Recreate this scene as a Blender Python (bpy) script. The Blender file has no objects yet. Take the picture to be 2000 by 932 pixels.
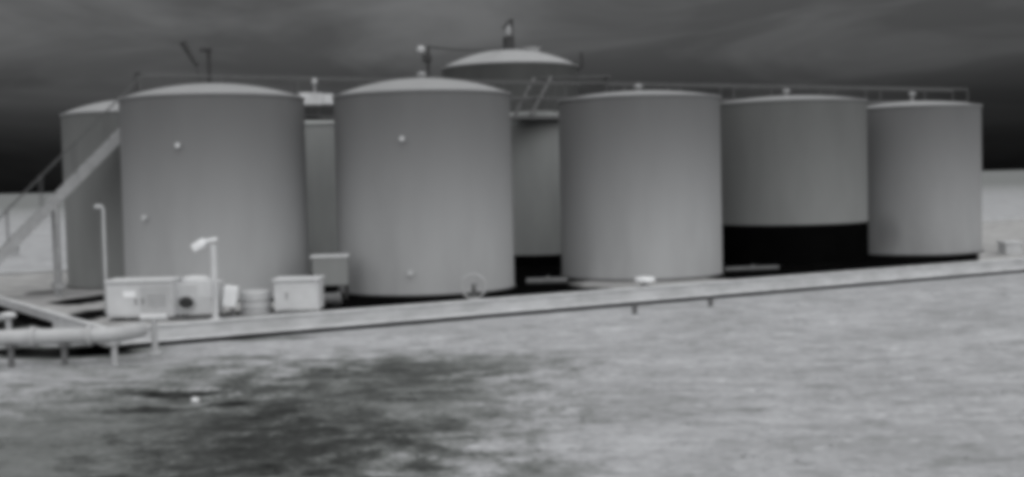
import bpy, bmesh, math, random
from mathutils import Vector, Matrix, noise

random.seed(7)
scene = bpy.context.scene
R = math.radians

# ------------------------------------------------------------------ camera
EYE = Vector((0.0, 0.0, 3.08))
PITCH, ROLL, LENS = R(2.65), R(1.35), 43.2
cam_data = bpy.data.cameras.new("camera")
cam = bpy.data.objects.new("camera", cam_data)
scene.collection.objects.link(cam)
cam_data.lens = LENS
cam_data.sensor_width = 36.0
cam_data.clip_start = 0.1
cam_data.clip_end = 9000.0
# a rolled, slightly downward telephoto view along +Y
CAM_ROT = (Matrix.Rotation(R(90) - PITCH, 3, 'X') @ Matrix.Rotation(-ROLL, 3, 'Z'))
cam.matrix_world = Matrix.Translation(EYE) @ CAM_ROT.to_4x4()
scene.camera = cam

# ------------------------------------------------------------------ sun, sky, exposure
SUN_EL, SUN_AZ = R(49), R(160)          # azimuth clockwise from +Y: behind the camera, to the right
sun_data = bpy.data.lights.new("sun", 'SUN')
sun_data.energy = 2.3
sun_data.angle = R(150)
sun_data.color = (1.0, 0.99, 0.975)
sun = bpy.data.objects.new("sun", sun_data)
scene.collection.objects.link(sun)
to_sun = Vector((math.sin(SUN_AZ) * math.cos(SUN_EL), math.cos(SUN_AZ) * math.cos(SUN_EL), math.sin(SUN_EL)))
sun.rotation_euler = to_sun.to_track_quat('Z', 'Y').to_euler()
sun.location = (20, -20, 40)

world = bpy.data.worlds.new("World")
scene.world = world
world.use_nodes = True
wn, wl = world.node_tree.nodes, world.node_tree.links
wn.clear()
w_out = wn.new("ShaderNodeOutputWorld")
w_bg = wn.new("ShaderNodeBackground")
w_bg.inputs["Strength"].default_value = 0.1
w_sky = wn.new("ShaderNodeTexSky")
w_sky.sky_type = 'NISHITA'
w_sky.sun_disc = False
w_sky.sun_elevation = SUN_EL
w_sky.sun_rotation = SUN_AZ
w_bw = wn.new("ShaderNodeRGBToBW")
w_co = wn.new("ShaderNodeTexCoord")
w_sep = wn.new("ShaderNodeSeparateXYZ")
w_ramp = wn.new("ShaderNodeValToRGB")      # a heavy sky: nearly black at the horizon, paler overhead
w_ramp.color_ramp.interpolation = 'LINEAR'
e = w_ramp.color_ramp.elements
e[0].position, e[0].color = 0.0, (0.006,) * 3 + (1,)
e[1].position, e[1].color = 1.0, (1, 1, 1, 1)
for p, v in ((0.030, 0.008), (0.06, 0.020), (0.082, 0.041), (0.105, 0.062), (0.146, 0.088), (0.30, 0.26), (0.6, 0.75)):
    q = e.new(p); q.color = (v, v, v, 1)
w_map = wn.new("ShaderNodeMapping")
w_map.inputs["Scale"].default_value = (3.2, 3.2, 16.0)
w_map.inputs["Location"].default_value = (1.35, 0.2, 0.9)
w_no = wn.new("ShaderNodeTexNoise")
w_no.inputs["Scale"].default_value = 1.6
w_no.inputs["Detail"].default_value = 5.0
w_no.inputs["Roughness"].default_value = 0.55
w_no.inputs["Distortion"].default_value = 0.6
w_mr = wn.new("ShaderNodeMapRange")
w_mr.inputs["From Min"].default_value = 0.42
w_mr.inputs["From Max"].default_value = 0.72
w_mr.inputs["To Min"].default_value = 0.80
w_mr.inputs["To Max"].default_value = 1.45
w_m1 = wn.new("ShaderNodeMath"); w_m1.operation = 'MULTIPLY'
w_m2 = wn.new("ShaderNodeMath"); w_m2.operation = 'MULTIPLY'
w_m3 = wn.new("ShaderNodeMath"); w_m3.operation = 'MULTIPLY'; w_m3.inputs[1].default_value = 2.4
w_tint = wn.new("ShaderNodeVectorMath"); w_tint.operation = 'SCALE'
w_tint.inputs[0].default_value = (0.985, 1.0, 1.015)
wl.new(w_co.outputs["Generated"], w_sep.inputs[0])
wl.new(w_sep.outputs["Z"], w_ramp.inputs[0])
wl.new(w_co.outputs["Generated"], w_map.inputs[0])
wl.new(w_map.outputs[0], w_no.inputs["Vector"])
wl.new(w_no.outputs["Fac"], w_mr.inputs["Value"])
wl.new(w_sky.outputs[0], w_bw.inputs[0])
wl.new(w_bw.outputs[0], w_m1.inputs[0])
wl.new(w_ramp.outputs[0], w_m1.inputs[1])
wl.new(w_m1.outputs[0], w_m2.inputs[0])
wl.new(w_mr.outputs[0], w_m2.inputs[1])
wl.new(w_m2.outputs[0], w_m3.inputs[0])
wl.new(w_m3.outputs[0], w_tint.inputs["Scale"])
wl.new(w_tint.outputs[0], w_bg.inputs["Color"])
wl.new(w_bg.outputs[0], w_out.inputs[0])

scene.view_settings.view_transform = 'Standard'
scene.view_settings.look = 'None'
scene.view_settings.gamma = 1.0
scene.view_settings.exposure = 0.0
scene.view_settings.use_curve_mapping = False
scene.cycles.max_bounces = 6
scene.cycles.pixel_filter_type = 'BLACKMAN_HARRIS'
scene.cycles.filter_width = 6.0           # the soft optics of a low-resolution imager
scene.cycles.use_denoising = True


# ------------------------------------------------------------------ helpers
F = LENS / 36.0                            # focal length in picture widths


def ray(px, py):
    """direction through a point of the 2000 x 932 photograph"""
    d = Vector(((px - 1000) / 2000.0, -(py - 466) / 2000.0, -F))
    return CAM_ROT @ d


def at(px, py, Y):
    d = ray(px, py)
    return EYE + d * (Y / d.y)


def on_ground(px, py, z=0.0):
    d = ray(px, py)
    return EYE + d * ((z - EYE.z) / d.z)


def link(name, bm, mat, parent=None, smooth=None):
    me = bpy.data.meshes.new(name)
    bmesh.ops.recalc_face_normals(bm, faces=bm.faces[:])
    bm.to_mesh(me)
    bm.free()
    ob = bpy.data.objects.new(name, me)
    scene.collection.objects.link(ob)
    me.materials.append(mat)
    if smooth is not None:
        for p in me.polygons:
            p.use_smooth = True
        try:
            me.set_sharp_from_angle(angle=R(smooth))
        except Exception:
            pass
    if parent is not None:
        ob.parent = parent
    return ob


def tag(ob, label=None, cat=None, group=None, kind=None):
    if label: ob["label"] = label
    if cat: ob["category"] = cat
    if group: ob["group"] = group
    if kind: ob["kind"] = kind
    return ob


def thing(name, label, cat, loc=(0, 0, 0), rz=0.0, group=None):
    ob = bpy.data.objects.new(name, None)
    ob.empty_display_size = 0.2
    scene.collection.objects.link(ob)
    ob.location = loc
    ob.rotation_euler = (0, 0, rz)
    return tag(ob, label, cat, group)


def box(bm, c, s, rz=0.0, bevel=0.0, rot=None):
    ret = bmesh.ops.create_cube(bm, size=1.0)
    vs = ret["verts"]
    m = Matrix.Translation(Vector(c)) @ (rot.to_4x4() if rot else Matrix.Rotation(rz, 4, 'Z')) @ Matrix.Diagonal((s[0], s[1], s[2], 1))
    bmesh.ops.transform(bm, matrix=m, verts=vs)
    if bevel:
        es = list({ed for v in vs for ed in v.link_edges})
        bmesh.ops.bevel(bm, geom=es, offset=bevel, segments=2, affect='EDGES', profile=0.6)


def tube(bm, pts, r, seg=12, closed=False):
    """a swept round tube through the points, capped at both ends"""
    pts = [Vector(p) for p in pts]
    n = len(pts)
    rs = r if isinstance(r, (list, tuple)) else [r] * n
    rings = []
    up = None
    for i, p in enumerate(pts):
        if closed:
            t = (pts[(i + 1) % n] - pts[i - 1]).normalized()
        else:
            a = pts[max(i - 1, 0)]; b = pts[min(i + 1, n - 1)]
            t = (b - a).normalized()
        if up is None:
            up = Vector((0, 0, 1)) if abs(t.z) < 0.9 else Vector((1, 0, 0))
        u = (up - t * up.dot(t))
        if u.length < 1e-4:
            u = t.orthogonal()
        u.normalize(); up = u
        v = t.cross(u)
        rings.append([bm.verts.new(p + (u * math.cos(2 * math.pi * k / seg) + v * math.sin(2 * math.pi * k / seg)) * rs[i]) for k in range(seg)])
    m = n if closed else n - 1
    for i in range(m):
        A, B = rings[i], rings[(i + 1) % n]
        for k in range(seg):
            bm.faces.new((A[k], A[(k + 1) % seg], B[(k + 1) % seg], B[k]))
    if not closed:
        bm.faces.new(rings[0]); bm.faces.new(rings[-1])


def lathe(bm, prof, seg=96, c=(0, 0, 0)):
    """profile (radius, height) turned about the vertical"""
    c = Vector(c)
    rings = []
    for r, z in prof:
        if r < 1e-5:
            rings.append([bm.verts.new(c + Vector((0, 0, z)))])
        else:
            rings.append([bm.verts.new(c + Vector((r * math.cos(2 * math.pi * k / seg), r * math.sin(2 * math.pi * k / seg), z))) for k in range(seg)])
    for A, B in zip(rings, rings[1:]):
        for k in range(seg):
            k2 = (k + 1) % seg
            if len(A) == 1 and len(B) == 1: continue
            if len(A) == 1: bm.faces.new((A[0], B[k], B[k2]))
            elif len(B) == 1: bm.faces.new((A[k], B[0], A[k2]))
            else: bm.faces.new((A[k], A[k2], B[k2], B[k]))


def new():
    return bmesh.new()


# ------------------------------------------------------------------ materials
def gray(v, tint=(1, 1, 1)):
    return (v * tint[0], v * tint[1], v * tint[2], 1)


def material(name, v, rough=0.7, amt=0.12, scale=1.5, stretch=(1, 1, 1), tint=(0.985, 1.0, 1.02), bump=0.0, metal=0.0, stains=(), thermal_lift=None, spec=0.35):
    m = bpy.data.materials.new(name)
    m.use_nodes = True
    nt = m.node_tree
    N, L = nt.nodes, nt.links
    b = N["Principled BSDF"]
    b.inputs["Roughness"].default_value = rough
    b.inputs["Metallic"].default_value = metal
    b.inputs["Specular IOR Level"].default_value = spec
    co = N.new("ShaderNodeTexCoord")
    mp = N.new("ShaderNodeMapping"); mp.inputs["Scale"].default_value = stretch
    L.new(co.outputs["Object"], mp.inputs[0])
    no = N.new("ShaderNodeTexNoise")
    no.inputs["Scale"].default_value = scale
    no.inputs["Detail"].default_value = 6
    no.inputs["Roughness"].default_value = 0.6
    L.new(mp.outputs[0], no.inputs["Vector"])
    mr = N.new("ShaderNodeMapRange")
    mr.inputs["From Min"].default_value = 0.3; mr.inputs["From Max"].default_value = 0.7
    mr.inputs["To Min"].default_value = v * (1 - amt); mr.inputs["To Max"].default_value = v * (1 + amt)
    L.new(no.outputs["Fac"], mr.inputs["Value"])
    val = mr.outputs[0]
    if thermal_lift:                                   # thermal brightness painted into the colour, paler towards the base
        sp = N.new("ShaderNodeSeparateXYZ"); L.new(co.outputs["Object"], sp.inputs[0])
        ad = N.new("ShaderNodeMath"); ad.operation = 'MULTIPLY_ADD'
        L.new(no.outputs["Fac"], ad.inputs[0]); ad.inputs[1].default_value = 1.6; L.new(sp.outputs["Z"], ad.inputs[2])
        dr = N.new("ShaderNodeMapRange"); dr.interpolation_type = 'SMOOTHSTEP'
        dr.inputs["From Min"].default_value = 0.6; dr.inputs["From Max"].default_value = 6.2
        dr.inputs["To Min"].default_value = thermal_lift; dr.inputs["To Max"].default_value = 1.0
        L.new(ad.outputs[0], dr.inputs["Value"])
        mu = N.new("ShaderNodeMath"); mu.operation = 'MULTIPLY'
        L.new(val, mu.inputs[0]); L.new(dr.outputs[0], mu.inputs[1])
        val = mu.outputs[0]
    for (c, rad, k) in stains:                 # weathered blotches with their own place on the thing
        vm = N.new("ShaderNodeVectorMath"); vm.operation = 'SUBTRACT'; vm.inputs[1].default_value = c
        L.new(co.outputs["Object"], vm.inputs[0])
        vd = N.new("ShaderNodeVectorMath"); vd.operation = 'DIVIDE'; vd.inputs[1].default_value = rad
        L.new(vm.outputs[0], vd.inputs[0])
        ln = N.new("ShaderNodeVectorMath"); ln.operation = 'LENGTH'
        L.new(vd.outputs[0], ln.inputs[0])
        ad = N.new("ShaderNodeMath"); ad.operation = 'MULTIPLY_ADD'
        L.new(no.outputs["Fac"], ad.inputs[0]); ad.inputs[1].default_value = 0.9
        L.new(ln.outputs["Value"], ad.inputs[2])
        sr = N.new("ShaderNodeMapRange"); sr.interpolation_type = 'SMOOTHSTEP'
        sr.inputs["From Min"].default_value = 0.6; sr.inputs["From Max"].default_value = 1.5
        sr.inputs["To Min"].default_value = k; sr.inputs["To Max"].default_value = 1.0
        L.new(ad.outputs[0], sr.inputs["Value"])
        mu = N.new("ShaderNodeMath"); mu.operation = 'MULTIPLY'
        L.new(val, mu.inputs[0]); L.new(sr.outputs[0], mu.inputs[1])
        val = mu.outputs[0]
    tn = N.new("ShaderNodeVectorMath"); tn.operation = 'SCALE'; tn.inputs[0].default_value = tint
    L.new(val, tn.inputs["Scale"])
    L.new(tn.outputs[0], b.inputs["Base Color"])
    if bump:
        bp = N.new("ShaderNodeBump"); bp.inputs["Strength"].default_value = bump; bp.inputs["Distance"].default_value = 0.03
        L.new(no.outputs["Fac"], bp.inputs["Height"])
        L.new(bp.outputs[0], b.inputs["Normal"])
    return m


M_SHELL = material("tank_paint", 0.112, 0.7, 0.14, 0.7, (1.3, 1.3, 0.35), bump=0.05, thermal_lift=3.3)
M_SHELL_DULL = material("tank_paint_dull", 0.104, 0.75, 0.14, 0.8, (1.3, 1.3, 0.35), tint=(0.97, 1.0, 0.995), bump=0.05, thermal_lift=2.2)
M_SHELL_DARK = material("tank_paint_dark", 0.23, 0.7, 0.15, 0.8, (1.3, 1.3, 0.35), tint=(0.965, 1.0, 0.995), bump=0.05, thermal_lift=1.5)
M_SHELL_STAINED = material("tank_paint_stained", 0.108, 0.7, 0.14, 0.8, (1.3, 1.3, 0.35), bump=0.05, thermal_lift=3.0,
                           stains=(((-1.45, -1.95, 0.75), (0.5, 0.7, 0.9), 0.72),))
M_SHELL_TALL = material("tank_paint_tall", 0.05, 0.75, 0.2, 0.7, (1.3, 1.3, 0.35), tint=(0.965, 1.0, 0.995), bump=0.05)
M_ROOF = material("roof_paint", 0.27, 0.6, 0.06, 1.2)
M_ROOF_DULL = material("roof_paint_dull", 0.30, 0.6, 0.06, 1.2)
M_COAT = material("black_coating", 0.003, 0.95, 0.2, 1.5, spec=0.0)
M_WALL = material("wall_steel", 0.46, 0.65, 0.22, 1.3, (1, 1, 2.0))
M_RAIL = material("wall_rail_steel", 0.55, 0.6, 0.2, 2.5)
M_DARK = material("near_black", 0.006, 0.9, 0.3, 3, spec=0.0)
M_POST = material("grey_post_steel", 0.12, 0.6, 0.2, 4)
M_STEEL = material("catwalk_steel", 0.09, 0.6, 0.15, 4)
M_STAIR = material("stair_steel", 0.32, 0.6, 0.15, 4)
M_BLACKSTEEL = material("black_steel", 0.03, 0.6, 0.2, 4)
M_PALE = material("pale_cabinet_paint", 0.55, 0.55, 0.10, 2.2)
M_CAB = material("grey_cabinet_paint", 0.42, 0.55, 0.12, 2.2)
M_WHITE = material("white_paint", 0.80, 0.45, 0.05, 3)
M_PIPE = material("pipe_paint", 0.40, 0.55, 0.12, 2.0)


# ------------------------------------------------------------------ ground
U = Vector((0.895, 0.446, 0)).normalized()      # along the tank row
V = Vector((-0.446, 0.895, 0)).normalized()     # across it, away from the camera
RZ = math.atan2(U.y, U.x)


def uv(u, v, z=0.0):
    p = U * u + V * v
    return Vector((p.x, p.y, z))


def to_uv(p):
    return p.x * U.x + p.y * U.y, p.x * V.x + p.y * V.y


FLOOR_Z = 0.35
WU = Vector((0.871, 0.492, 0)).normalized()     # the low wall runs at its own slight angle to the row
WV = Vector((-WU.y, WU.x, 0))
WRZ = math.atan2(WU.y, WU.x)


def wuv(u, v, z=0.0):
    p = WU * u + WV * v
    return Vector((p.x, p.y, z))


def to_wuv(p):
    return p.x * WU.x + p.y * WU.y, p.x * WV.x + p.y * WV.y


CORNER = Vector((-7.87, 23.7, 0))
U0, V0 = to_wuv(CORNER)                           # near left corner of the containment
U1, V1 = U0 + 60.0, V0 + 20.0
W = Vector((-0.563, 0.826, 0)).normalized()     # the left end wall runs back at a slant
SKEW = (W.dot(WU)) / (W.dot(WV))                   # metres along U for each metre along V


def ground_height(x, y):
    p = Vector((x, y, 0))
    u, v = to_wuv(p)
    h = 0.055 * noise.noise(Vector((x * 0.35, y * 0.9, 1.3))) + 0.035 * noise.noise(Vector((x * 1.1, y * 2.4, 7.7)))
    h += 0.018 * noise.noise(Vector((x * 3.1, y * 5.2, 3.1)))
    h += 0.25 * noise.noise(Vector((x * 0.03, y * 0.03, 9.0))) * min(1.0, max(0.0, (y - 60) / 60))
    # level strip along the containment wall and under it
    dv = max(V0 - v, v - V1, 0.0); du = max(U0 + SKEW * (v - V0) - u, u - U1, 0.0)
    d = math.hypot(du, dv)
    k = min(1.0, max(0.0, (d - 0.25) / 1.5))
    return h * k


def ground():
    bm = new()
    ys = []
    y = -14.0
    while y < 6: ys.append(y); y += 2.0
    while y < 30: ys.append(y); y += 0.16
    while y < 60: ys.append(y); y += 0.8
    step = 1.2
    while y < 7000: ys.append(y); step *= 1.22; y += step
    ys.append(7000)
    xs = []
    x = 0.0; step = 0.2
    while x < 14: xs.append(x); x += 0.2
    while x < 30: xs.append(x); x += 1.0
    step = 1.3
    while x < 7000: xs.append(x); step *= 1.25; x += step
    xs.append(7000)
    xs = [-a for a in reversed(xs[1:])] + xs
    grid = [[bm.verts.new((xx, yy, ground_height(xx, yy))) for xx in xs] for yy in ys]
    for j in range(len(ys) - 1):
        for i in range(len(xs) - 1):
            bm.faces.new((grid[j][i], grid[j][i + 1], grid[j + 1][i + 1], grid[j + 1][i]))

    m = bpy.data.materials.new("dry_turf")
    m.use_nodes = True
    N, L = m.node_tree.nodes, m.node_tree.links
    b = N["Principled BSDF"]
    b.inputs["Roughness"].default_value = 0.95
    b.inputs["Specular IOR Level"].default_value = 0.0
    co = N.new("ShaderNodeTexCoord")

    def nz(scale, stretch, detail=5, rough=0.6):
        mp = N.new("ShaderNodeMapping"); mp.inputs["Scale"].default_value = stretch
        L.new(co.outputs["Object"], mp.inputs[0])
        t = N.new("ShaderNodeTexNoise")
        t.inputs["Scale"].default_value = scale; t.inputs["Detail"].default_value = detail; t.inputs["Roughness"].default_value = rough
        L.new(mp.outputs[0], t.inputs["Vector"])
        return t.outputs["Fac"]

    def mrange(v, a, bb, c, d):
        r = N.new("ShaderNodeMapRange"); r.interpolation_type = 'SMOOTHSTEP'
        L.new(v, r.inputs["Value"])
        for k, q in zip(("From Min", "From Max", "To Min", "To Max"), (a, bb, c, d)):
            r.inputs[k].default_value = q
        return r.outputs[0]

    def math2(op, a, bb):
        q = N.new("ShaderNodeMath"); q.operation = op
        for k, s in enumerate((a, bb)):
            if isinstance(s, (int, float)): q.inputs[k].default_value = s
            else: L.new(s, q.inputs[k])
        return q.outputs[0]

    n1 = nz(0.35, (1, 1.6, 1)); n2 = nz(1.7, (1, 1.3, 1)); n3 = nz(9.0, (1, 1.2, 1), 6, 0.7)
    tuft = nz(1.9, (0.9, 1.4, 1), 3, 0.55)
    val = mrange(n1, 0.25, 0.75, 0.295, 0.405)
    val = math2('MULTIPLY', val, mrange(n2, 0.25, 0.75, 0.88, 1.12))
    val = math2('MULTIPLY', val, mrange(n3, 0.25, 0.75, 0.86, 1.14))
    val = math2('MULTIPLY', val, mrange(tuft, 0.34, 0.50, 0.80, 1.0))
    val = math2('MULTIPLY', val, mrange(nz(3.1, (1, 1.4, 1), 2, 0.5), 0.58, 0.70, 1.0, 1.22))
    # beyond the tanks the short turf gives way to a darker far field
    sy = N.new('ShaderNodeSeparateXYZ'); L.new(co.outputs['Object'], sy.inputs[0])
    far = math2('ADD', sy.outputs['Y'], math2('MULTIPLY', n1, 40.0))
    val = math2('MULTIPLY', val, mrange(far, 90.0, 320.0, 1.0, 0.55))
    # damp and scorched patches of the field, shade painted under the pipeline: centre, half sizes in metres, what is left of the brightness
    for (px, py, hw, hh, k) in GROUND_PATCHES:
        c = on_ground(px, py)
        a = (on_ground(px + hw, py) - on_ground(px - hw, py)).length / 2
        d = (on_ground(px, py - hh) - on_ground(px, py + hh)).length / 2
        vm = N.new("ShaderNodeVectorMath"); vm.operation = 'SUBTRACT'; vm.inputs[1].default_value = (c.x, c.y, 0)
        L.new(co.outputs["Object"], vm.inputs[0])
        vd = N.new("ShaderNodeVectorMath"); vd.operation = 'MULTIPLY'; vd.inputs[1].default_value = (1 / a, 1 / d, 0)
        L.new(vm.outputs[0], vd.inputs[0])
        ln = N.new("ShaderNodeVectorMath"); ln.operation = 'LENGTH'
        L.new(vd.outputs[0], ln.inputs[0])
        s = math2('ADD', ln.outputs["Value"], math2('MULTIPLY', math2('SUBTRACT', n2, 0.5), 1.6 if k > 0.2 else 0.6))
        s = math2('ADD', s, math2('MULTIPLY', math2('SUBTRACT', n3, 0.5), 0.9 if k > 0.2 else 0.4))
        val = math2('MULTIPLY', val, mrange(s, 0.45, 1.25, k, 1.0))
    # darker bare soil is a little greener, dry turf a little bluer
    mix = N.new("ShaderNodeMix"); mix.data_type = 'RGBA'
    mix.inputs["A"].default_value = (0.955, 1.0, 0.985, 1)
    mix.inputs["B"].default_value = (0.985, 1.0, 1.035, 1)
    L.new(mrange(val, 0.12, 0.36, 0, 1), mix.inputs["Factor"])
    sc = N.new("ShaderNodeVectorMath"); sc.operation = 'SCALE'
    L.new(mix.outputs["Result"], sc.inputs[0]); L.new(val, sc.inputs["Scale"])
    L.new(sc.outputs[0], b.inputs["Base Color"])
    bp = N.new("ShaderNodeBump"); bp.inputs["Strength"].default_value = 0.6; bp.inputs["Distance"].default_value = 0.06
    L.new(math2('ADD', math2('MULTIPLY', n3, 0.6), n2), bp.inputs["Height"])
    L.new(bp.outputs[0], b.inputs["Normal"])
    g = link("ground", bm, m, smooth=60)
    tag(g, kind="structure")
    return g


GROUND_PATCHES = [
    (690, 790, 390, 120, 0.50), (770, 740, 180, 40, 0.8), (200, 880, 600, 180, 0.46), (560, 900, 400, 100, 0.6), (880, 715, 280, 30, 0.66), (260, 730, 330, 40, 0.8),
    (340, 768, 120, 7, 0.22), (280, 803, 95, 6, 0.30), (440, 790, 50, 6, 0.25), (540, 805, 60, 24, 0.62),
    (480, 700, 80, 7, 0.55), (370, 725, 70, 8, 0.65), (860, 765, 90, 6, 0.6), (720, 828, 60, 10, 0.65),
    (1060, 918, 110, 26, 0.6), (1230, 790, 160, 40, 0.85), (30, 632, 70, 18, 0.03), (120, 688, 170, 15, 0.03), (205, 682, 75, 18, 0.03),  # the black entries along the pipeline paint its shade into the turf
    (20, 686, 60, 10, 0.04), (540, 662, 110, 4, 0.4), (1440, 800, 60, 5, 0.7), (1690, 700, 70, 5, 0.75), (230, 690, 40, 6, 0.3), (395, 661, 40, 5, 0.15), (90, 560, 60, 8, 0.6), (70, 572, 60, 6, 0.35),
]
ground()

# ------------------------------------------------------------------ containment floor and wall
bm = new()
nu, nv = 90, 40
top = [[None] * (nv + 1) for _ in range(nu + 1)]
for i in range(nu + 1):
    for j in range(nv + 1):
        vv_ = (V1 - V0 - .1) * j / nv + .05
        ul = U0 + SKEW * vv_ + .05
        p = wuv(ul + (U1 - .05 - ul) * i / nu, V0 + vv_)
        top[i][j] = bm.verts.new((p.x, p.y, FLOOR_Z + 0.02 * noise.noise(p * 0.8) - 0.02))
for i in range(nu):
    for j in range(nv):
        bm.faces.new((top[i][j], top[i + 1][j], top[i + 1][j + 1], top[i][j + 1]))


def floor_material():
    """pale gravel at the left end, black wet liner under the rest"""
    m = bpy.data.materials.new("wet_floor"); m.use_nodes = True
    N, L = m.node_tree.nodes, m.node_tree.links
    b = N["Principled BSDF"]; b.inputs["Roughness"].default_value = 0.95; b.inputs["Specular IOR Level"].default_value = 0.0
    co = N.new("ShaderNodeTexCoord")
    no = N.new("ShaderNodeTexNoise"); no.inputs["Scale"].default_value = 1.8; no.inputs["Detail"].default_value = 5
    L.new(co.outputs["Object"], no.inputs["Vector"])

    def m2(op, a, bb):
        q = N.new("ShaderNodeMath"); q.operation = op
        for k, s_ in enumerate((a, bb)):
            if isinstance(s_, (int, float)): q.inputs[k].default_value = s_
            else: L.new(s_, q.inputs[k])
        return q.outputs[0]

    def mr(v, a, bb, c, d):
        r = N.new("ShaderNodeMapRange"); r.interpolation_type = 'SMOOTHSTEP'
        L.new(v, r.inputs["Value"])
        for k, q in zip(("From Min", "From Max", "To Min", "To Max"), (a, bb, c, d)): r.inputs[k].default_value = q
        return r.outputs[0]
    dt = N.new("ShaderNodeVectorMath"); dt.operation = 'DOT_PRODUCT'
    wp = Vector((W.y, -W.x, 0))
    dt.inputs[1].default_value = wp
    L.new(co.outputs["Object"], dt.inputs[0])
    edge = on_ground(596, 596, FLOOR_Z).dot(wp)
    s_ = m2('ADD', m2('SUBTRACT', dt.outputs["Value"], edge), m2('MULTIPLY', m2('SUBTRACT', no.outputs["Fac"], 0.5), 1.5))
    val = mr(s_, -0.35, 0.1, 0.33, 0.003)
    d2 = N.new("ShaderNodeVectorMath"); d2.operation = 'DOT_PRODUCT'
    e2 = on_ground(1921, 512, FLOOR_Z)
    wp2 = Vector((e2.y, -e2.x, 0)).normalized()
    d2.inputs[1].default_value = wp2
    L.new(co.outputs["Object"], d2.inputs[0])
    edge2 = -0.14
    s2 = m2('ADD', m2('SUBTRACT', d2.outputs["Value"], edge2), m2('MULTIPLY', m2('SUBTRACT', no.outputs["Fac"], 0.5), 0.25))
    val = m2('ADD', val, mr(s2, -0.06, 0.08, 0.0, 0.33))
    val = m2('MULTIPLY', val, mr(no.outputs["Fac"], 0.3, 0.7, 0.8, 1.2))
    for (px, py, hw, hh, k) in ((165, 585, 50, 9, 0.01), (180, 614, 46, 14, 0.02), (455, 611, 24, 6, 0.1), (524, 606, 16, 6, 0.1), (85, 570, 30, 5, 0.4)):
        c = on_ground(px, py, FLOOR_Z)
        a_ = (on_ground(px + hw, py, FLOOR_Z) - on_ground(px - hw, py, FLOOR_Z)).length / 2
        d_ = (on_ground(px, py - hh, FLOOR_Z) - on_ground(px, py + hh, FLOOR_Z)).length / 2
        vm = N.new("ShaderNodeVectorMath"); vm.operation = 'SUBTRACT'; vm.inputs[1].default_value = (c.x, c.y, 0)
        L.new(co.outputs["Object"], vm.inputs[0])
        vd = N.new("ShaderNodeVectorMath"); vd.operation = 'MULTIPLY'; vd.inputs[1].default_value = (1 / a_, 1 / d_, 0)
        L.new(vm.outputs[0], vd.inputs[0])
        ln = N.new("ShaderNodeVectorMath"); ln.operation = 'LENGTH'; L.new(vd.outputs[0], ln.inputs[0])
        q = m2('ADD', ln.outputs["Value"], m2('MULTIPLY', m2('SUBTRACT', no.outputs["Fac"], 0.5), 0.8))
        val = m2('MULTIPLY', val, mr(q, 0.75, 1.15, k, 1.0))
    # a bank of pale gravel before the middle tank
    c = Vector((3.6, 32.4, 0))
    vm = N.new("ShaderNodeVectorMath"); vm.operation = 'SUBTRACT'; vm.inputs[1].default_value = c
    L.new(co.outputs["Object"], vm.inputs[0])
    vd = N.new("ShaderNodeVectorMath"); vd.operation = 'MULTIPLY'; vd.inputs[1].default_value = (1 / 2.1, 1 / 1.9, 0)
    L.new(vm.outputs[0], vd.inputs[0])
    ln = N.new("ShaderNodeVectorMath"); ln.operation = 'LENGTH'; L.new(vd.outputs[0], ln.inputs[0])
    q = m2('ADD', ln.outputs["Value"], m2('MULTIPLY', m2('SUBTRACT', no.outputs["Fac"], 0.5), 0.6))
    val = m2('ADD', val, mr(q, 0.85, 1.1, 0.27, 0.0))
    cb = N.new("ShaderNodeCombineXYZ")
    for k in range(3): L.new(val, cb.inputs[k])
    L.new(cb.outputs[0], b.inputs["Base Color"])
    return m


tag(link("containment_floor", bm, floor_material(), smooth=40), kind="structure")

WALL_H = 0.385


def containment_wall():
    mid = wuv((U0 + U1) / 2, V0)
    t = thing("containment_wall", "long low pale steel wall crossing the picture in front of the tanks, raised on a dark base strip", "wall", mid, WRZ)
    Lx, Ly = U1 - U0, V1 - V0
    # local frame: x along the row, y across
    sk = SKEW * Ly
    runs = [((0, 0), Lx, 0), ((sk / 2, Ly), Lx - sk, 0), ((-Lx / 2 + sk / 2, Ly / 2), math.hypot(sk, Ly), math.atan2(Ly, sk)), ((Lx / 2, Ly / 2), Ly, R(90))]
    for (c, ln, rz) in runs:
        bm = new()
        # ribbed sheet: shallow panels with vertical seams
        n = max(2, round(ln / 1.2))
        for k in range(n):
            s = -ln / 2 + ln * (k + 0.5) / n
            d = Matrix.Rotation(rz, 3, 'Z') @ Vector((s, 0, 0))
            box(bm, (c[0] + d.x, c[1] + d.y, 0.07 + (WALL_H - 0.07) / 2), (ln / n - 0.004, 0.05, WALL_H - 0.07), rz)
        link("wall_face", bm, M_WALL, t)
        bm = new()
        box(bm, (c[0], c[1], WALL_H + 0.025), (ln + 0.12, 0.12, 0.05), rz, 0.012)
        link("top_rail", bm, M_RAIL, t)
        bm = new()
        box(bm, (c[0], c[1], 0.03), (ln - 0.04, 0.034, 0.08), rz)
        link("base_strip", bm, M_DARK, t)
    # deep black strip added low on the far stretch of the slanting end wall
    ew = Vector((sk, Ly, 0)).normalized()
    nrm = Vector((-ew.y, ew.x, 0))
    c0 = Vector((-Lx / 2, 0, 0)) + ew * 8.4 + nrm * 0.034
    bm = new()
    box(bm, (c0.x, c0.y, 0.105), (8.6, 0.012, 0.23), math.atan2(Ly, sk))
    link("foot_strip", bm, M_DARK, t)
    # rounded lower lip that catches the light along the near run
    bm = new()
    tube(bm, [(-Lx / 2, -0.055, 0.115), (Lx / 2, -0.055, 0.115)], 0.03, 8)
    link("bottom_rail", bm, M_RAIL, t, smooth=50)
    return t, mid


wall, WALL_MID = containment_wall()


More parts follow.
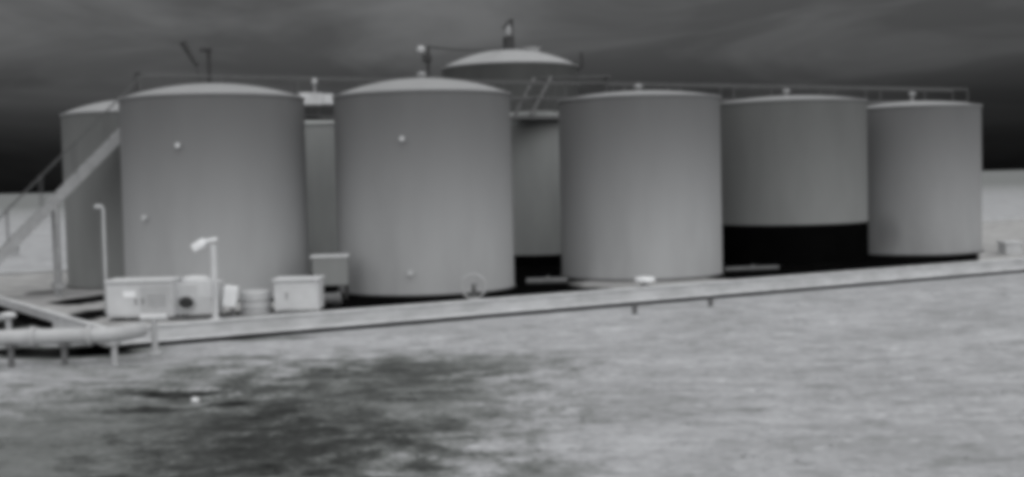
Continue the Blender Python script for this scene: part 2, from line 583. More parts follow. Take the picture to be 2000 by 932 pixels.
for k, (px, py, lab) in enumerate(((1240, 612, "short dark post in the turf nearly straight below the white capped valve"),
                                  (1388, 600, "short dark post in the turf before the wall, right of the white capped valve"))):
    g = on_ground(px, py)
    sp = thing("marker_post", lab, "post", (g.x, g.y, 0.0), 0, "short dark posts in front of the wall")
    bm = new()
    tube(bm, [(0, 0, -0.08), (0, 0, 0.15)], 0.06, 10)
    link("stem", bm, M_POST, sp, smooth=50)
    bm = new()
    lathe(bm, [(0, 0.0), (0.075, 0.0), (0.075, 0.03), (0.04, 0.055), (0, 0.06)], 12, (0, 0, 0.14))
    link("cap", bm, M_POST, sp, smooth=50)


# ------------------------------------------------------------------ tanks
def tank(px_mid, Y, r, top, dome, label, base=FLOOR_Z, shell=M_SHELL, roofm=M_ROOF, band=None, vent=None, dots=(), hatch=True, group="storage tanks inside the low wall"):
    X = at(px_mid, 355, Y).x
    t = thing("storage_tank", label, "tank", (X, Y, base), 0, group)
    h = top - base
    bm = new()
    prof = [(0, 0), (r, 0)]
    prof += [(r, h), (0, h)]
    lathe(bm, prof)
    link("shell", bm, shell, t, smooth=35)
    bm = new()
    # shallow spherical cap with an eave
    Rs = (r * r + dome * dome) / (2 * dome)
    prof = [(0, 0.004), (r + 0.035, 0.004), (r + 0.035, 0.045)]
    n = 12
    for k in range(n + 1):
        a = r * (1 - k / n)
        prof.append((a if k < n else 0, 0.045 + math.sqrt(max(Rs * Rs - a * a, 0)) - (Rs - dome)))
    lathe(bm, prof, c=(0, 0, h))
    rf = link("roof", bm, roofm, t, smooth=35)
    if band:
        bm = new()
        prof = [(r - 0.05, 0.004), (r + 0.012, 0.004), (r + 0.012, band), (r - 0.05, band)]
        lathe(bm, prof)
        link("base_coating", bm, M_COAT, t, smooth=35)
    else:
        bm = new()
        prof = [(r - 0.05, -0.03), (r + 0.05, -0.03), (r + 0.05, 0.02), (r - 0.05, 0.02)]
        lathe(bm, prof)
        link("base_ring", bm, M_BLACKSTEEL, t, smooth=35)
    zt = h + 0.045 + dome
    if vent:
        bm = new()
        tube(bm, [(0, 0, zt - 0.03), (0, 0, zt + vent)], 0.05, 10)
        lathe(bm, [(0, zt + vent - 0.02), (0.13, zt + vent - 0.02), (0.11, zt + vent + 0.05), (0, zt + vent + 0.09)], 16)
        lathe(bm, [(0, zt - 0.02), (0.14, zt - 0.02), (0.14, zt + 0.02), (0, zt + 0.02)], 16)
        link("roof_vent", bm, roofm, t, smooth=40)
    if hatch:
        bm = new()
        a = R(60)
        rr = r * 0.78
        zz = h + 0.045 + math.sqrt(Rs * Rs - rr * rr) - (Rs - dome)
        lathe(bm, [(0, -0.03), (0.22, -0.03), (0.22, 0.12), (0.25, 0.12), (0.25, 0.16), (0, 0.18)], 20, (rr * math.cos(a), rr * math.sin(a), zz))
        link("roof_hatch", bm, roofm, t, smooth=40)
    for (px, py) in dots:                        # little pale fittings on the shell
        d = ray(px, py)
        # meet the cylinder
        ox, oy = -X, -Y
        A = d.x ** 2 + d.y ** 2; B = 2 * (d.x * ox + d.y * oy); C = ox * ox + oy * oy - r * r
        s = (-B - math.sqrt(max(B * B - 4 * A * C, 0))) / (2 * A)
        p = EYE + d * s - Vector((X, Y, base))
        nrm = Vector((p.x, p.y, 0)).normalized()
        bm = new()
        tube(bm, [p - nrm * 0.02, p + nrm * 0.09], 0.025, 10)
        tube(bm, [p + nrm * 0.085, p + nrm * 0.115], 0.06, 14)
        link("thermometer_dial", bm, M_PALE, t, smooth=40)
    return t


TOP = 5.33
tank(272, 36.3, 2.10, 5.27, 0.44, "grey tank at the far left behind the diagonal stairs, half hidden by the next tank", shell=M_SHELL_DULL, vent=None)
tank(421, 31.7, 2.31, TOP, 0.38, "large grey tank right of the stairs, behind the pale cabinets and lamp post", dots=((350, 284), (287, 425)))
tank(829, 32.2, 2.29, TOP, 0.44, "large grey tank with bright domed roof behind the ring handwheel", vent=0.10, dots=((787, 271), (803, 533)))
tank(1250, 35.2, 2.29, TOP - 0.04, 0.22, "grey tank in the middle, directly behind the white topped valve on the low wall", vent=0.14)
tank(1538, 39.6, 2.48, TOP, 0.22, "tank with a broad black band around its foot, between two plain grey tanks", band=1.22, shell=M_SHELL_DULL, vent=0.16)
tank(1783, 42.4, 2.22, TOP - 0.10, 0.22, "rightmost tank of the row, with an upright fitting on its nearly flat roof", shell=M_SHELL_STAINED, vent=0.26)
tank(626, 40.5, 2.30, TOP - 0.35, 0.22, "dark tank in the back row seen through the gap under the bright junction box", shell=M_SHELL_DARK, roofm=M_SHELL_DARK)
tank(1052, 41.6, 2.28, TOP - 0.2, 0.25, "dark back tank with a narrow black band, seen in the gap below the short steps", band=0.36, shell=M_SHELL_DARK, roofm=M_SHELL_DARK)
tall = tank(1000, 47.0, 2.57, 7.36, 0.66, "tallest tank, its domed roof and mast rising above the catwalk in the back row", shell=M_SHELL_TALL, roofm=M_ROOF_DULL, hatch=False)


def local(p, t):
    return Vector(p) - t.location


bm = new()                                        # mast on the tall tank's crown
zt = 7.36 - FLOOR_Z + 0.66
p0 = Vector((0, 0, zt))
box(bm, p0 + Vector((0.0, 0, 0.25)), (0.36, 0.36, 0.62), 0.3, 0.02)
link("mast_box", bm, M_BLACKSTEEL, tall)
bm = new()
tube(bm, [p0 + Vector((0.12, 0, 0.5)), p0 + Vector((0.14, 0, 1.24))], 0.05, 10)
tube(bm, [p0 + Vector((0.15, 0, 1.2)), p0 + Vector((-0.02, 0, 1.12)), p0 + Vector((-0.2, 0, 0.86))], 0.045, 10)
link("mast", bm, M_BLACKSTEEL, tall, smooth=50)
bm = new()
lathe(bm, [(0, 0.62), (0.1, 0.62), (0.12, 0.75), (0.1, 0.95), (0, 0.98)], 16, p0)
link("mast_lamp", bm, M_ROOF_DULL, tall, smooth=50)
bm = new()
lathe(bm, [(0, -0.15), (0.30, -0.15), (0.30, 0.12), (0.34, 0.12), (0.34, 0.18), (0, 0.22)], 24, (0.85, -0.5, zt - 0.12))
link("roof_hatch", bm, M_ROOF_DULL, tall, smooth=50)
bm = new()
q = at(1136, 118, 47.0) - tall.location
tube(bm, [(2.50, 0, 6.9), (q.x, q.y, q.z - 0.25), (q.x, q.y, q.z + 0.3)], 0.06, 8)
link("side_vent", bm, M_BLACKSTEEL, tall, smooth=50)

# ------------------------------------------------------------------ catwalk behind the front row, with its stairs
CAT_V = 34.65
DECK = EYE.z + 2.05
cat_u0 = to_uv(at(330, 190, 33.9))[0] - 0.80
cat_u1 = to_uv(at(1895, 190, 46.9))[0]
mid = uv((cat_u0 + cat_u1) / 2, CAT_V)
catwalk = thing("catwalk", "long grey catwalk with handrails running behind the tops of the front tanks", "catwalk", mid, RZ)
Lc = cat_u1 - cat_u0
bm = new()
box(bm, (0, 0, DECK - 0.03), (Lc, 0.7, 0.05))
for s in (-1, 1):
    box(bm, (0, s * 0.37, DECK - 0.06), (Lc, 0.04, 0.1))
link("deck", bm, M_STEEL, catwalk)
for s in (-1, 1):
    bm = new()
    for zz in (1.05, 0.55):
        tube(bm, [(-Lc / 2, s * 0.37, DECK + zz), (Lc / 2, s * 0.37, DECK + zz)], 0.028, 8)
    n = 14
    for k in range(n + 1):
        x = -Lc / 2 + Lc * k / n
        tube(bm, [(x, s * 0.37, DECK - 0.05), (x, s * 0.37, DECK + 1.05)], 0.022, 8)
    link("handrail", bm, M_STEEL, catwalk, smooth=50)
for px_, Y_ in ((420, 31.7), (825, 32.2), (1250, 35.2), (1538, 39.6), (1783, 42.4)):
    q_ = at(px_, 355, 1.0)
    Zc = CAT_V / (V.x * q_.x + V.y)          # where the line of sight past the tank's middle meets the catwalk
    x = to_uv(Vector((q_.x * Zc, Zc, 0)))[0] - (cat_u0 + cat_u1) / 2
    bm = new()
    box(bm, (x, 0, (DECK - 0.1 + FLOOR_Z) / 2 - 0.05), (0.12, 0.12, DECK - FLOOR_Z))
    box(bm, (x, 0, DECK - 0.12), (0.12, 0.7, 0.1))
    link("column", bm, M_STEEL, catwalk)

# stairs: from the catwalk's left end down to the ground outside the end wall
top_p = uv(cat_u0, CAT_V, DECK)
run = DECK + 0.03
stairs = thing("metal_stairs", "straight grey metal stairs climbing from the left edge up behind the big left tank", "stairs", uv(cat_u0, CAT_V), RZ)
for s in (-1, 1):
    bm = new()
    rot = Matrix.Rotation(-R(45), 3, 'Y')
    Ld = run * math.sqrt(2)
    box(bm, (-run / 2, s * 0.37, DECK - run / 2 - 0.02), (Ld, 0.05, 0.24), rot=rot)
    link("stringer", bm, M_STAIR, stairs)
    bm = new()
    tube(bm, [(0, s * 0.37, DECK + 0.95), (-run + 0.3, s * 0.37, 0.3 + 0.92), (-run + 0.3, s * 0.37, 0.25)], 0.013, 8)
    for k in range(1, 6):
        x = -run * k / 6
        tube(bm, [(x, s * 0.37, DECK + x), (x, s * 0.37, DECK + x + 0.94)], 0.012, 8)
    link("handrail", bm, M_STEEL, stairs, smooth=50)
bm = new()
box(bm, (0, 0, 0), (0.27, 0.69, 0.035))
tread = link("tread", bm, M_STAIR, stairs)
n = 24
tread.location = (-run / (n + 1), 0, DECK - run / (n + 1))
for k in range(2, n + 1):
    c = tread.copy(); scene.collection.objects.link(c); c.parent = stairs
    c.location = (-run * k / (n + 1), 0, DECK - run * k / (n + 1))
for s in (-1, 1):
    x = -2.25
    bm = new()
    tube(bm, [(x, s * 0.37, FLOOR_Z - 0.05), (x, s * 0.37, DECK + x - 0.15)], 0.06, 10)
    box(bm, (x, s * 0.37, 0.6), (0.25, 0.2, 0.16))
    link("support_post", bm, M_STAIR, stairs, smooth=50)

# short flight from the catwalk up to the tall tank's own landing
a = at(1020, 204, 38.9); b = at(1060, 152, 40.2)
up = thing("short_stairs", "short steep flight of steps joining the catwalk to the landing of the tallest tank", "stairs", (a.x, a.y, DECK))
d = b - a
for s in (-1, 1):
    off = Vector((d.y, -d.x, 0)).normalized() * 0.3 * s
    bm = new()
    tube(bm, [Vector((0, 0, 0)) + off, Vector((d.x, d.y, b.z - DECK)) + off], 0.06, 8)
    link("stringer", bm, M_STEEL, up, smooth=50)
bm = new()
box(bm, (0, 0, 0), (0.16, 0.6, 0.03), math.atan2(d.y, d.x))
st = link("tread", bm, M_STEEL, up)
st.location = Vector((d.x, d.y, b.z - DECK)) / 6
for k in range(2, 6):
    c = st.copy(); scene.collection.objects.link(c); c.parent = up
    c.location = Vector((d.x, d.y, b.z - DECK)) * k / 6
bm = new()
l0 = Vector((d.x, d.y, b.z - DECK))
box(bm, l0 + Vector((1.05, 0.35, 0)), (2.3, 0.7, 0.06))
link("landing", bm, M_STEEL, up)
for dx in (0.1, 2.1):
    bm = new()
    tube(bm, [l0 + Vector((dx, 0.55, 0)), (l0.x + dx, l0.y + 0.55, -DECK + FLOOR_Z - 0.03)], 0.05, 8)
    link("landing_post", bm, M_STEEL, up, smooth=50)

# bright box on the catwalk rail between the two big left tanks
p = at(623, 192, 35.0)
pu, pv = to_uv(p)
jb = thing("junction_box", "bright pale box in two sections on the catwalk between the two big left tanks", "box", uv(pu, CAT_V - 0.55, DECK), RZ)
hz = p.z - DECK
bm = new(); box(bm, (-0.14, 0, hz), (0.66, 0.26, 0.34), 0, 0.015); link("body", bm, M_RAIL, jb)
bm = new(); box(bm, (0.36, 0, hz), (0.30, 0.2, 0.30), 0, 0.015); link("side_section", bm, M_PALE, jb)
bm = new()
for x in (-0.35, 0.1): tube(bm, [(x, 0.05, -0.06), (x, 0.05, hz - 0.1)], 0.025, 8)
box(bm, (-0.1, 0.1, -0.04), (0.6, 0.3, 0.04))
link("bracket", bm, M_STEEL, jb)
bm = new()
q = at(618, 157, 35.0)
lathe(bm, [(0, -0.09), (0.06, -0.07), (0.085, 0), (0.06, 0.07), (0, 0.09)], 16, (0.0, 0, q.z - DECK))
tube(bm, [(0, 0, hz + 0.1), (0, 0, q.z - DECK - 0.07)], 0.02, 8)
link("beacon", bm, M_CAB, jb, smooth=50)

# lamp and post standing up from the catwalk at the left
Yp = 34.6
p = at(409, 148, Yp); q = at(408, 97, Yp)
fp = thing("lamp_post", "dark square headed post rising from the left end of the catwalk", "post", (p.x, p.y, DECK))
bm = new()
tube(bm, [(0, 0, -0.05), (0, 0, q.z - DECK)], 0.055, 10)
link("post", bm, M_BLACKSTEEL, fp, smooth=50)
bm = new()
box(bm, (-0.08, 0, q.z - DECK), (0.3, 0.16, 0.1), 0, 0.02)
link("lamp_head", bm, M_BLACKSTEEL, fp)
a = at(357, 82, Yp); m_ = at(372, 108, Yp); b = at(382, 124, Yp); c0 = at(404, 168, Yp)
sl = thing("leaning_aerial", "dark leaning rod with a thick upper end above the big left tank", "aerial", (c0.x, c0.y, DECK))
bm = new()
O = sl.location
tube(bm, [Vector((c0.x, c0.y, DECK - 0.05)) - O, b - O], 0.012, 8)
link("rod", bm, M_BLACKSTEEL, sl, smooth=50)
bm = new()
tube(bm, [b - O + Vector((0.06, 0, -0.03)), b - O, m_ - O, a - O], [0.06, 0.06, 0.07, 0.10], 10)
link("thick_end", bm, M_BLACKSTEEL, sl, smooth=50)
p = at(265, 190, 36.3); q = at(266, 143, 36.3)
vp = thing("vent_pipe", "thin dark vent pipe with hooked top on the roof of the far left tank", "pipe", (at(272, 355, 36.3).x, 36.3, 5.27 + 0.5))
bm = new()
tube(bm, [(0, 0, -0.05), (0, 0, q.z - vp.location.z - 0.1), (0.06, 0, q.z - vp.location.z), (0.15, 0, q.z - vp.location.z - 0.02)], 0.06, 10)
link("riser", bm, M_BLACKSTEEL, vp, smooth=50)

# post with a pale globe, cable to the tall tank's mast
Yp = 36.9
p = at(837, 150, Yp); q = at(837, 90, Yp)
gp = thing("globe_post", "dark post with a pale round lamp above the second big tank", "lamp post", (p.x, p.y, DECK))
bm = new()
tube(bm, [(0, 0, -0.05), (0, 0, q.z - DECK)], 0.05, 10)
link("post", bm, M_BLACKSTEEL, gp, smooth=50)
bm = new()
q2 = at(834, 114, Yp)
box(bm, (q2.x - p.x, 0, q2.z - DECK), (0.26, 0.2, 0.24), 0, 0.03)
link("control_box", bm, M_BLACKSTEEL, gp)
bm = new()
q3 = at(822, 98, Yp)
lathe(bm, [(0, -0.13), (0.09, -0.1), (0.125, 0), (0.09, 0.1), (0, 0.13)], 20, (q3.x - p.x, -0.02, q3.z - DECK))
tube(bm, [(q3.x - p.x, 0, q3.z - DECK), (0, 0, q3.z - DECK + 0.03)], 0.025, 8)
link("globe", bm, M_CAB, gp, smooth=60)
bm = new()
end = tall.location + Vector((-0.15, -0.05, 7.36 - FLOOR_Z + 0.66 + 0.15))
st = Vector((p.x, p.y, q.z - 0.02))
pts = [st.lerp(end, k / 12) + Vector((0, 0, -0.10 * math.sin(math.pi * k / 12))) for k in range(13)]
tube(bm, pts, 0.022, 6)
tag(link("overhead_cable", bm, M_BLACKSTEEL, smooth=50), "dark cable strung from the globe lamp post to the mast of the tallest tank", "cable")

# ------------------------------------------------------------------ equipment inside the wall, at the left
def cab(name, label, cat, x0, x1, ytop, Y, depth, mat, feet=True):
    """a steel cabinet between two picture columns, standing on the floor at distance Y"""
    a, b = at(x0, ytop, Y), at(x1, ytop, Y)
    c = (a + b) / 2
    w = (b - a).length
    h = c.z - FLOOR_Z
    t = thing(name, label, cat, (c.x, c.y + depth / 2, FLOOR_Z), 0.0)
    bm = new()
    box(bm, (0, 0, 0.07 + (h - 0.07) / 2), (w, depth, h - 0.07), 0, 0.02)
    link("body", bm, mat, t)
    for sx in (-1, 1):
        bm = new()
        box(bm, (sx * (w / 2 - 0.1), 0, 0.02), (0.1, depth * 0.9, 0.12))
        link("skid", bm, M_POST, t)
    return t, w, h, depth


t, w, h, d = cab("control_cabinet", "wide pale cabinet at the left end with a bright white name plate", "cabinet", 207, 336, 551, 25.7, 0.7, M_PALE)
bm = new(); box(bm, (0, -0.02, h + 0.02), (w + 0.04, d + 0.06, 0.05), 0, 0.01); link("lid", bm, M_PALE, t)
bm = new(); box(bm, (-0.21, -d / 2 - 0.012, h - 0.26), (0.26, 0.03, 0.13), 0, 0.008); link("name_plate", bm, M_WHITE, t)
for sx in (-1, 1):
    bm = new(); box(bm, (sx * w / 4, -d / 2 - 0.006, h * 0.52), (w / 2 - 0.05, 0.016, h * 0.72), 0, 0.004)
    dr = link("door", bm, M_PALE if sx < 0 else M_CAB, t)
    bm = new(); box(bm, (sx * 0.07, -d / 2 - 0.03, h * 0.5), (0.025, 0.03, 0.14), 0, 0.006); link("handle", bm, M_POST, dr)

t, w, h, d = cab("pump_housing", "grey pump housing with a dark round opening, between the wide cabinet and lamp post", "pump", 337, 421, 553, 26.0, 0.7, M_PALE)
c = at(364, 592, 26.0)
bm = new()
yy = -d / 2
oc = Vector((c.x - t.location.x, yy, c.z - FLOOR_Z))
ring = [(oc + Vector((0.19 * math.cos(k * math.pi / 12), -0.012, 0.15 * math.sin(k * math.pi / 12)))) for k in range(24)]
tube(bm, ring, 0.03, 8, closed=True)
link("opening_ring", bm, M_CAB, t, smooth=50)
bm = new()
vs = [bm.verts.new(v + Vector((0, 0.008, 0))) for v in ring]
vs2 = [bm.verts.new(v + Vector((0, -0.004, 0))) for v in ring]
bm.faces.new(vs); bm.faces.new(vs2)
for k in range(24): bm.faces.new((vs[k], vs[(k + 1) % 24], vs2[(k + 1) % 24], vs2[k]))
link("opening", bm, M_BLACKSTEEL, t)
bm = new(); lathe(bm, [(0, 0), (0.3, 0), (0.3, 0.06), (0.22, 0.12), (0, 0.14)], 28, (-0.05, 0, h)); link("motor_cap", bm, M_PALE, t, smooth=40)

t_ = bpy.data.objects["control_cabinet"]
for k in range(4):
    bm = new(); box(bm, (0.36, -0.372, 0.32 + 0.07 * k), (0.36, 0.02, 0.03), 0, 0.004, rot=Matrix.Rotation(R(25), 3, 'X')); link("louvre", bm, M_CAB, t_)
c0 = t_.location
bm = new()
tube(bm, [(c0.x + 0.5, c0.y - 0.2, FLOOR_Z + 0.03), (c0.x + 1.0, c0.y - 0.5, FLOOR_Z + 0.03), (c0.x + 1.7, c0.y - 0.45, FLOOR_Z + 0.035), (c0.x + 2.4, c0.y - 0.3, FLOOR_Z + 0.03), (c0.x + 3.2, c0.y + 0.3, FLOOR_Z + 0.03)], 0.035, 8)
tag(link("cable", bm, M_POST, smooth=60), "thick grey cable lying on the floor from the wide cabinet past the lamp post", "cable")

# lamp post with a bright tilted head and a box
Yl = 25.4
p = at(419, 560, Yl)
lp = thing("lamp_post", "pale short lamp post with a tilted bright white head and a box on its stem", "lamp post", (p.x, p.y, FLOOR_Z))
bm = new()
ztop = at(418, 478, Yl).z - FLOOR_Z
tube(bm, [(0, 0, -0.03), (0, 0, ztop)], 0.065, 12)
lathe(bm, [(0, 0), (0.14, 0), (0.14, 0.03), (0, 0.03)], 16)
link("post", bm, M_PALE, lp, smooth=50)
bm = new()
a, m_, b = at(378, 486, Yl), at(400, 472, Yl), at(424, 467, Yl)
O = lp.location
pts = [a - O, (a * 0.6 + m_ * 0.4) - O, m_ - O, b - O]
for q0, q1, wd, th in ((pts[0], pts[2], 0.24, 0.17), (pts[2] - Vector((0.06, 0, 0)), pts[3], 0.16, 0.07)):
    dd = q1 - q0
    rot = dd.to_track_quat('X', 'Z').to_matrix()
    box(bm, (q0 + q1) / 2, (dd.length, wd, th), bevel=0.03, rot=rot)
link("lamp_head", bm, M_WHITE, lp, smooth=50)
bm = new()
q = at(404, 563, Yl) - O
box(bm, (q.x, -0.12, q.z), (0.29, 0.18, 0.37), 0, 0.015)
link("switch_box", bm, M_PALE, lp)

# small white leaning box and a drum
Yb = 26.2
p = at(451, 590, Yb)
wb = thing("meter_box", "small white upright meter box leaning slightly, right of the lamp post", "box", (p.x, p.y, FLOOR_Z))
zt = at(451, 559, Yb).z - FLOOR_Z
bm = new(); box(bm, (0, 0, zt - 0.22), (0.27, 0.22, 0.44), 0, 0.02, rot=Matrix.Rotation(R(8), 3, 'Y')); link("case", bm, M_WHITE, wb)
bm = new(); tube(bm, [(0.05, 0, -0.03), (0.02, 0, zt - 0.4)], 0.04, 10); link("stand", bm, M_POST, wb, smooth=50)
p = at(500, 590, 26.6)
dm = thing("drum", "grey round drum between the white meter box and the tall pale cabinet", "drum", (p.x, p.y, FLOOR_Z))
zt = at(500, 567, 26.6).z - FLOOR_Z
bm = new()
prof = [(0, 0.0), (0.32, 0.0)]
for z in (0.33, 0.66): prof += [(0.32, zt * z - 0.03), (0.335, zt * z), (0.32, zt * z + 0.03)]
prof += [(0.32, zt - 0.05), (0.27, zt), (0, zt + 0.01)]
lathe(bm, prof, 36)
link("body", bm, M_CAB, dm, smooth=40)

t, w, h, d = cab("equipment_cabinet", "tall pale square cabinet behind the low wall, right of the drum", "cabinet", 534, 621, 548, 26.3, 0.75, M_PALE)
bm = new(); box(bm, (0, -0.01, h + 0.015), (w + 0.06, d + 0.08, 0.04), 0, 0.01); link("lid", bm, M_PALE, t)
bm = new(); box(bm, (0.06, -d / 2 - 0.006, h * 0.52), (w * 0.76, 0.016, h * 0.78), 0, 0.004); dr = link("door", bm, M_PALE, t)
bm = new(); box(bm, (-0.2, -d / 2 - 0.025, h * 0.55), (0.02, 0.03, 0.14), 0, 0.005); link("handle", bm, M_POST, dr)

# pipe stub beside the cabinet
p = at(646, 584, 28.2)
ps = thing("pipe_stub", "short dark capped pipe lying level just right of the tall pale cabinet", "pipe", (p.x, p.y, FLOOR_Z))
zc = p.z - FLOOR_Z
bm = new(); tube(bm, [(-0.3, 0, zc), (0.24, 0, zc)], 0.135, 20); tube(bm, [(0.15, 0, zc), (0.2, 0, zc)], 0.165, 20); link("barrel", bm, M_POST, ps, smooth=40)
for x in (-0.2, 0.1):
    bm = new(); box(bm, (x, 0, (zc - 0.1) / 2), (0.06, 0.2, max(zc - 0.08, 0.1)))
    link("cradle", bm, M_BLACKSTEEL, ps)

# box with a pale lid in the gap of the two big tanks
p = at(646, 500, 29.9)
mb = thing("valve_house", "grey box with a bright pale lid standing between the two big left tanks", "box", (p.x, p.y, FLOOR_Z), R(4))
zt = p.z - FLOOR_Z
bm = new(); box(bm, (0, 0, zt - 0.36), (0.84, 0.6, 0.68), 0, 0.015); link("body", bm, M_SHELL_DULL, mb)
bm = new(); box(bm, (-0.02, 0, zt), (0.92, 0.64, 0.045), 0, 0.01); link("lid", bm, M_PALE, mb)
for sx in (-1, 1):
    for sy in (-1, 1):
        bm = new(); box(bm, (sx * 0.36, sy * 0.24, (zt - 0.7) / 2), (0.06, 0.06, zt - 0.68)); link("leg", bm, M_BLACKSTEEL, mb)

# tall pole with a bent top by the far left tank
Yq = 27.5
p = at(207, 560, Yq); q = at(198, 405, Yq)
gn = thing("bent_pole", "tall thin pale pole with a short bent tip in front of the far left tank", "pole", (p.x, p.y, FLOOR_Z))
bm = new()
hh = q.z - FLOOR_Z
tube(bm, [(0, 0, -0.03), (0, 0, hh * 0.5), (0, 0, hh - 0.05), (-0.03, 0, hh + 0.02), (-0.10, 0, hh + 0.02)], [0.045, 0.04, 0.033, 0.036, 0.045], 10)
link("stem", bm, M_PIPE, gn, smooth=50)
bm = new(); lathe(bm, [(0, -0.05), (0.07, -0.04), (0.08, 0.0), (0.07, 0.04), (0, 0.05)], 14, (-0.12, 0, hh + 0.02)); link("tip", bm, M_PIPE, gn, smooth=50)

# ring handwheel in front of the second big tank
Yw = 28.5
p = at(925, 560, Yw)
hw = thing("handwheel", "pale thin ring handwheel on a low stem in front of the second big tank", "valve wheel", (p.x, p.y, FLOOR_Z))
zc = p.z - FLOOR_Z
bm = new()
tube(bm, [(0.28 * math.cos(k * math.pi / 18), 0, zc + 0.28 * math.sin(k * math.pi / 18)) for k in range(36)], 0.026, 10, closed=True)
link("rim", bm, M_PIPE, hw, smooth=60)
for k in range(3):
    a = R(90 + 120 * k)
    bm = new(); tube(bm, [(0, 0.0, zc), (0.27 * math.cos(a), 0, zc + 0.27 * math.sin(a))], 0.012, 8); link("spoke", bm, M_CAB, hw, smooth=50)
bm = new()
tube(bm, [(0, -0.03, zc), (0, 0.25, zc)], 0.03, 10)
tube(bm, [(0, 0.24, -0.03), (0, 0.24, zc + 0.05)], 0.06, 12)
link("stem", bm, M_POST, hw, smooth=50)

# valve with a white top behind the wall
Yv = 30.7
p = at(1259, 547, Yv)
vv = thing("valve", "low valve with a bright white cap just behind the middle of the wall", "valve", (p.x, p.y, FLOOR_Z))
zc = p.z - FLOOR_Z
bm = new(); tube(bm, [(0, 0, -0.02), (0, 0, zc)], 0.09, 14); lathe(bm, [(0, 0), (0.17, 0), (0.17, 0.04), (0, 0.04)], 18); link("stem", bm, M_CAB, vv, smooth=50)
bm = new()
lathe(bm, [(0, -0.05), (0.25, -0.05), (0.27, 0.0), (0.24, 0.06), (0, 0.09)], 24, (0, 0, zc)); link("cap", bm, M_WHITE, vv, smooth=50)

# grey pipes lying on the black floor
for (x0, y0, x1, y1, r, lab) in ((1416, 526, 1520, 522, 0.06, "grey pipe lying on the black floor at the foot of the black banded tank"),
                                 (1028, 549, 1108, 547, 0.08, "grey pipe lying on the black floor below the gap with the narrow black band")):
    a, b = on_ground(x0, y0, FLOOR_Z + r), on_ground(x1, y1, FLOOR_Z + r)
    o = thing("floor_pipe", lab, "pipe", (a.x, a.y, FLOOR_Z))
    bm = new(); dv = b - a
    tube(bm, [(0, 0, r - 0.01), (dv.x, dv.y, r - 0.01)], r, 14); link("barrel", bm, M_POST, o, smooth=50)
    bm = new(); e1 = dv.normalized() * 0.06
    tube(bm, [dv * 0.5 + Vector((0, 0, r)), dv * 0.5 + e1 + Vector((0, 0, r))], r + 0.04, 14); link("flange", bm, M_POST, o, smooth=50)

# ------------------------------------------------------------------ pipeline coming in from the left outside the wall
a = on_ground(-160, 724); b = on_ground(232, 712)
a = Vector((a.x, a.y, 0)); b = Vector((b.x, b.y, 0))
pl = thing("pipeline", "thick pale pipe running level from the left edge on short stands outside the wall", "pipeline", (a.x, a.y, 0))
zc = at(130, 657, (a.y + b.y) / 2).z
bm = new()
dv = b - a
tube(bm, [(0, 0, zc), dv * 0.3 + Vector((0, 0, zc)), dv * 0.7 + Vector((0, 0, zc)), dv * 0.96 + Vector((0, 0, zc)), dv + Vector((0.05, 0.2, zc)), dv + Vector((0.15, 0.9, zc - 0.02))], 0.14, 18)
link("barrel", bm, M_PIPE, pl, smooth=50)
for f in (0.58, 0.86):
    bm = new(); c = dv * f + Vector((0, 0, zc)); e1 = dv.normalized() * 0.035
    tube(bm, [c - e1, c + e1], 0.185, 18); link("flange", bm, M_PIPE, pl, smooth=40)
for f in (0.47, 0.735, 0.985):
    bm = new()
    c = dv * f
    tube(bm, [(c.x, c.y - 0.05, -0.08), (c.x, c.y - 0.05, zc - 0.13)], 0.055, 10)
    box(bm, (c.x, c.y, zc - 0.15), (0.12, 0.34, 0.05))
    link("stand", bm, M_POST if f < 0.9 else M_PIPE, pl, smooth=50)

# pale T shaped stand before the wall, and a bright stone in the scorched turf
g = on_ground(303, 692)
ts = thing("pipe_stand", "pale T shaped pipe stand in front of the low wall, below the pump housing", "stand", (g.x, g.y, 0))
zt = at(303, 620, g.y).z
bm = new(); tube(bm, [(0, 0, -0.06), (0, 0, zt)], 0.06, 12); lathe(bm, [(0, 0), (0.13, 0), (0.12, 0.05), (0, 0.05)], 16); link("stem", bm, M_PIPE, ts, smooth=50)
bm = new(); tube(bm, [(-0.24, 0, zt), (0.24, 0, zt)], 0.065, 12); link("crossbar", bm, M_RAIL, ts, smooth=50)
for (px, py, r, lab) in ((381, 784, 0.065, "small bright white stone lying among the dark streaks of the turf"),):
    g = on_ground(px, py)
    bm = new()
    bmesh.ops.create_icosphere(bm, subdivisions=3, radius=r)
    for v in bm.verts:
        v.co *= 1 + 0.25 * noise.noise(v.co * 14)
        v.co.z *= 0.7
    o = tag(link("stone", bm, M_PALE, smooth=60), lab, "stone")
    o.location = (g.x, g.y, ground_height(g.x, g.y) + 0.04)


# a capped post in the dark corner at the left edge
g = on_ground(18, 662)
cp = thing("capped_post", "stubby pale post with bright cap between pipe and slanting wall at the left edge", "post", (g.x, g.y, 0))
zt = at(18, 618, g.y).z
bm = new(); tube(bm, [(0, 0, -0.06), (0, 0, zt)], 0.06, 12); link("stem", bm, M_PIPE, cp, smooth=50)
bm = new(); lathe(bm, [(0, -0.02), (0.15, -0.02), (0.17, 0.03), (0.12, 0.08), (0, 0.1)], 20, (0, 0, zt)); link("cap", bm, M_RAIL, cp, smooth=50)


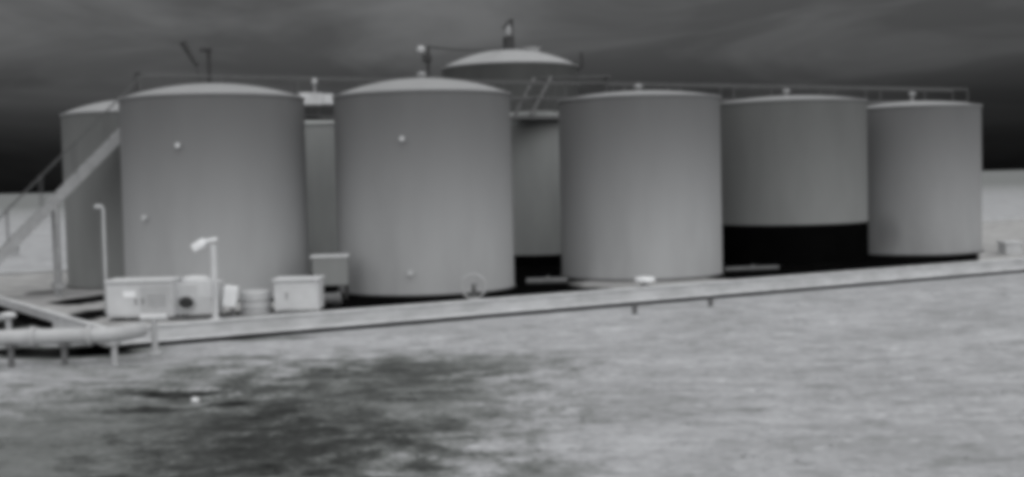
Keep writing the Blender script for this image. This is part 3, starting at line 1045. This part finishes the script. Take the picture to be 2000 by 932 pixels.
# short dry tufts standing in the turf
def dry_grass():
    bm = new()
    rnd = random.Random(11)
    for _ in range(3000):
        y = 11.5 + 22 * rnd.random() ** 1.3
        x = (rnd.random() * 2 - 1) * (y * 0.46 + 1.5)
        p = Vector((x, y, 0))
        u, v = to_wuv(p)
        if v > V0 - 0.3: continue
        if noise.noise(Vector((x * 0.5, y * 0.7, 2.2))) < -0.25: continue
        z = ground_height(x, y)
        R0 = rnd.uniform(0.05, 0.2); H = rnd.uniform(0.015, 0.04)
        for k in range(7):
            a = rnd.random() * 6.283
            rr = R0 * rnd.random()
            c = Vector((x + rr * math.cos(a), y + rr * math.sin(a), z - 0.01))
            b = rnd.random() * 6.283
            w = rnd.uniform(0.008, 0.016)
            lean = Vector((math.cos(a), math.sin(a), 0)) * rnd.uniform(0.02, 0.07)
            s_ = Vector((math.cos(b), math.sin(b), 0)) * w
            bm.faces.new((bm.verts.new(c - s_), bm.verts.new(c + s_), bm.verts.new(c + lean + Vector((0, 0, H * rnd.uniform(0.6, 1.2))))))
    me = bpy.data.meshes.new("dry_grass"); bm.to_mesh(me); bm.free()
    o = bpy.data.objects.new("dry_grass", me); scene.collection.objects.link(o)
    me.materials.append(bpy.data.materials["dry_turf"])
    tag(o, "short pale dry grass tufts spread over the field in front of the wall", "grass", kind="stuff")


dry_grass()

# ------------------------------------------------------------------ far things
p = on_ground(1972, 495, FLOOR_Z)
vb = thing("trough", "low grey trough with a bright white lid at the right edge, beyond the last tank", "trough", (p.x, p.y, FLOOR_Z), R(8))
bm = new(); box(bm, (0, 0, 0.16), (0.55, 0.5, 0.36), 0, 0.02); link("body", bm, M_CAB, vb)
bm = new(); box(bm, (0, 0, 0.37), (0.62, 0.56, 0.07), 0, 0.02); link("lid", bm, M_RAIL, vb)
p = on_ground(14, 500)
vb = thing("trough", "small pale capped box on the far field at the left edge under the stairs", "trough", (p.x, p.y, 0.0), R(-10))
bm = new(); box(bm, (0, 0, 0.2), (0.9, 0.8, 0.5), 0, 0.04); link("body", bm, M_CAB, vb)
bm = new(); box(bm, (0, 0, 0.47), (1.1, 0.9, 0.1), 0, 0.03); link("lid", bm, M_RAIL, vb)
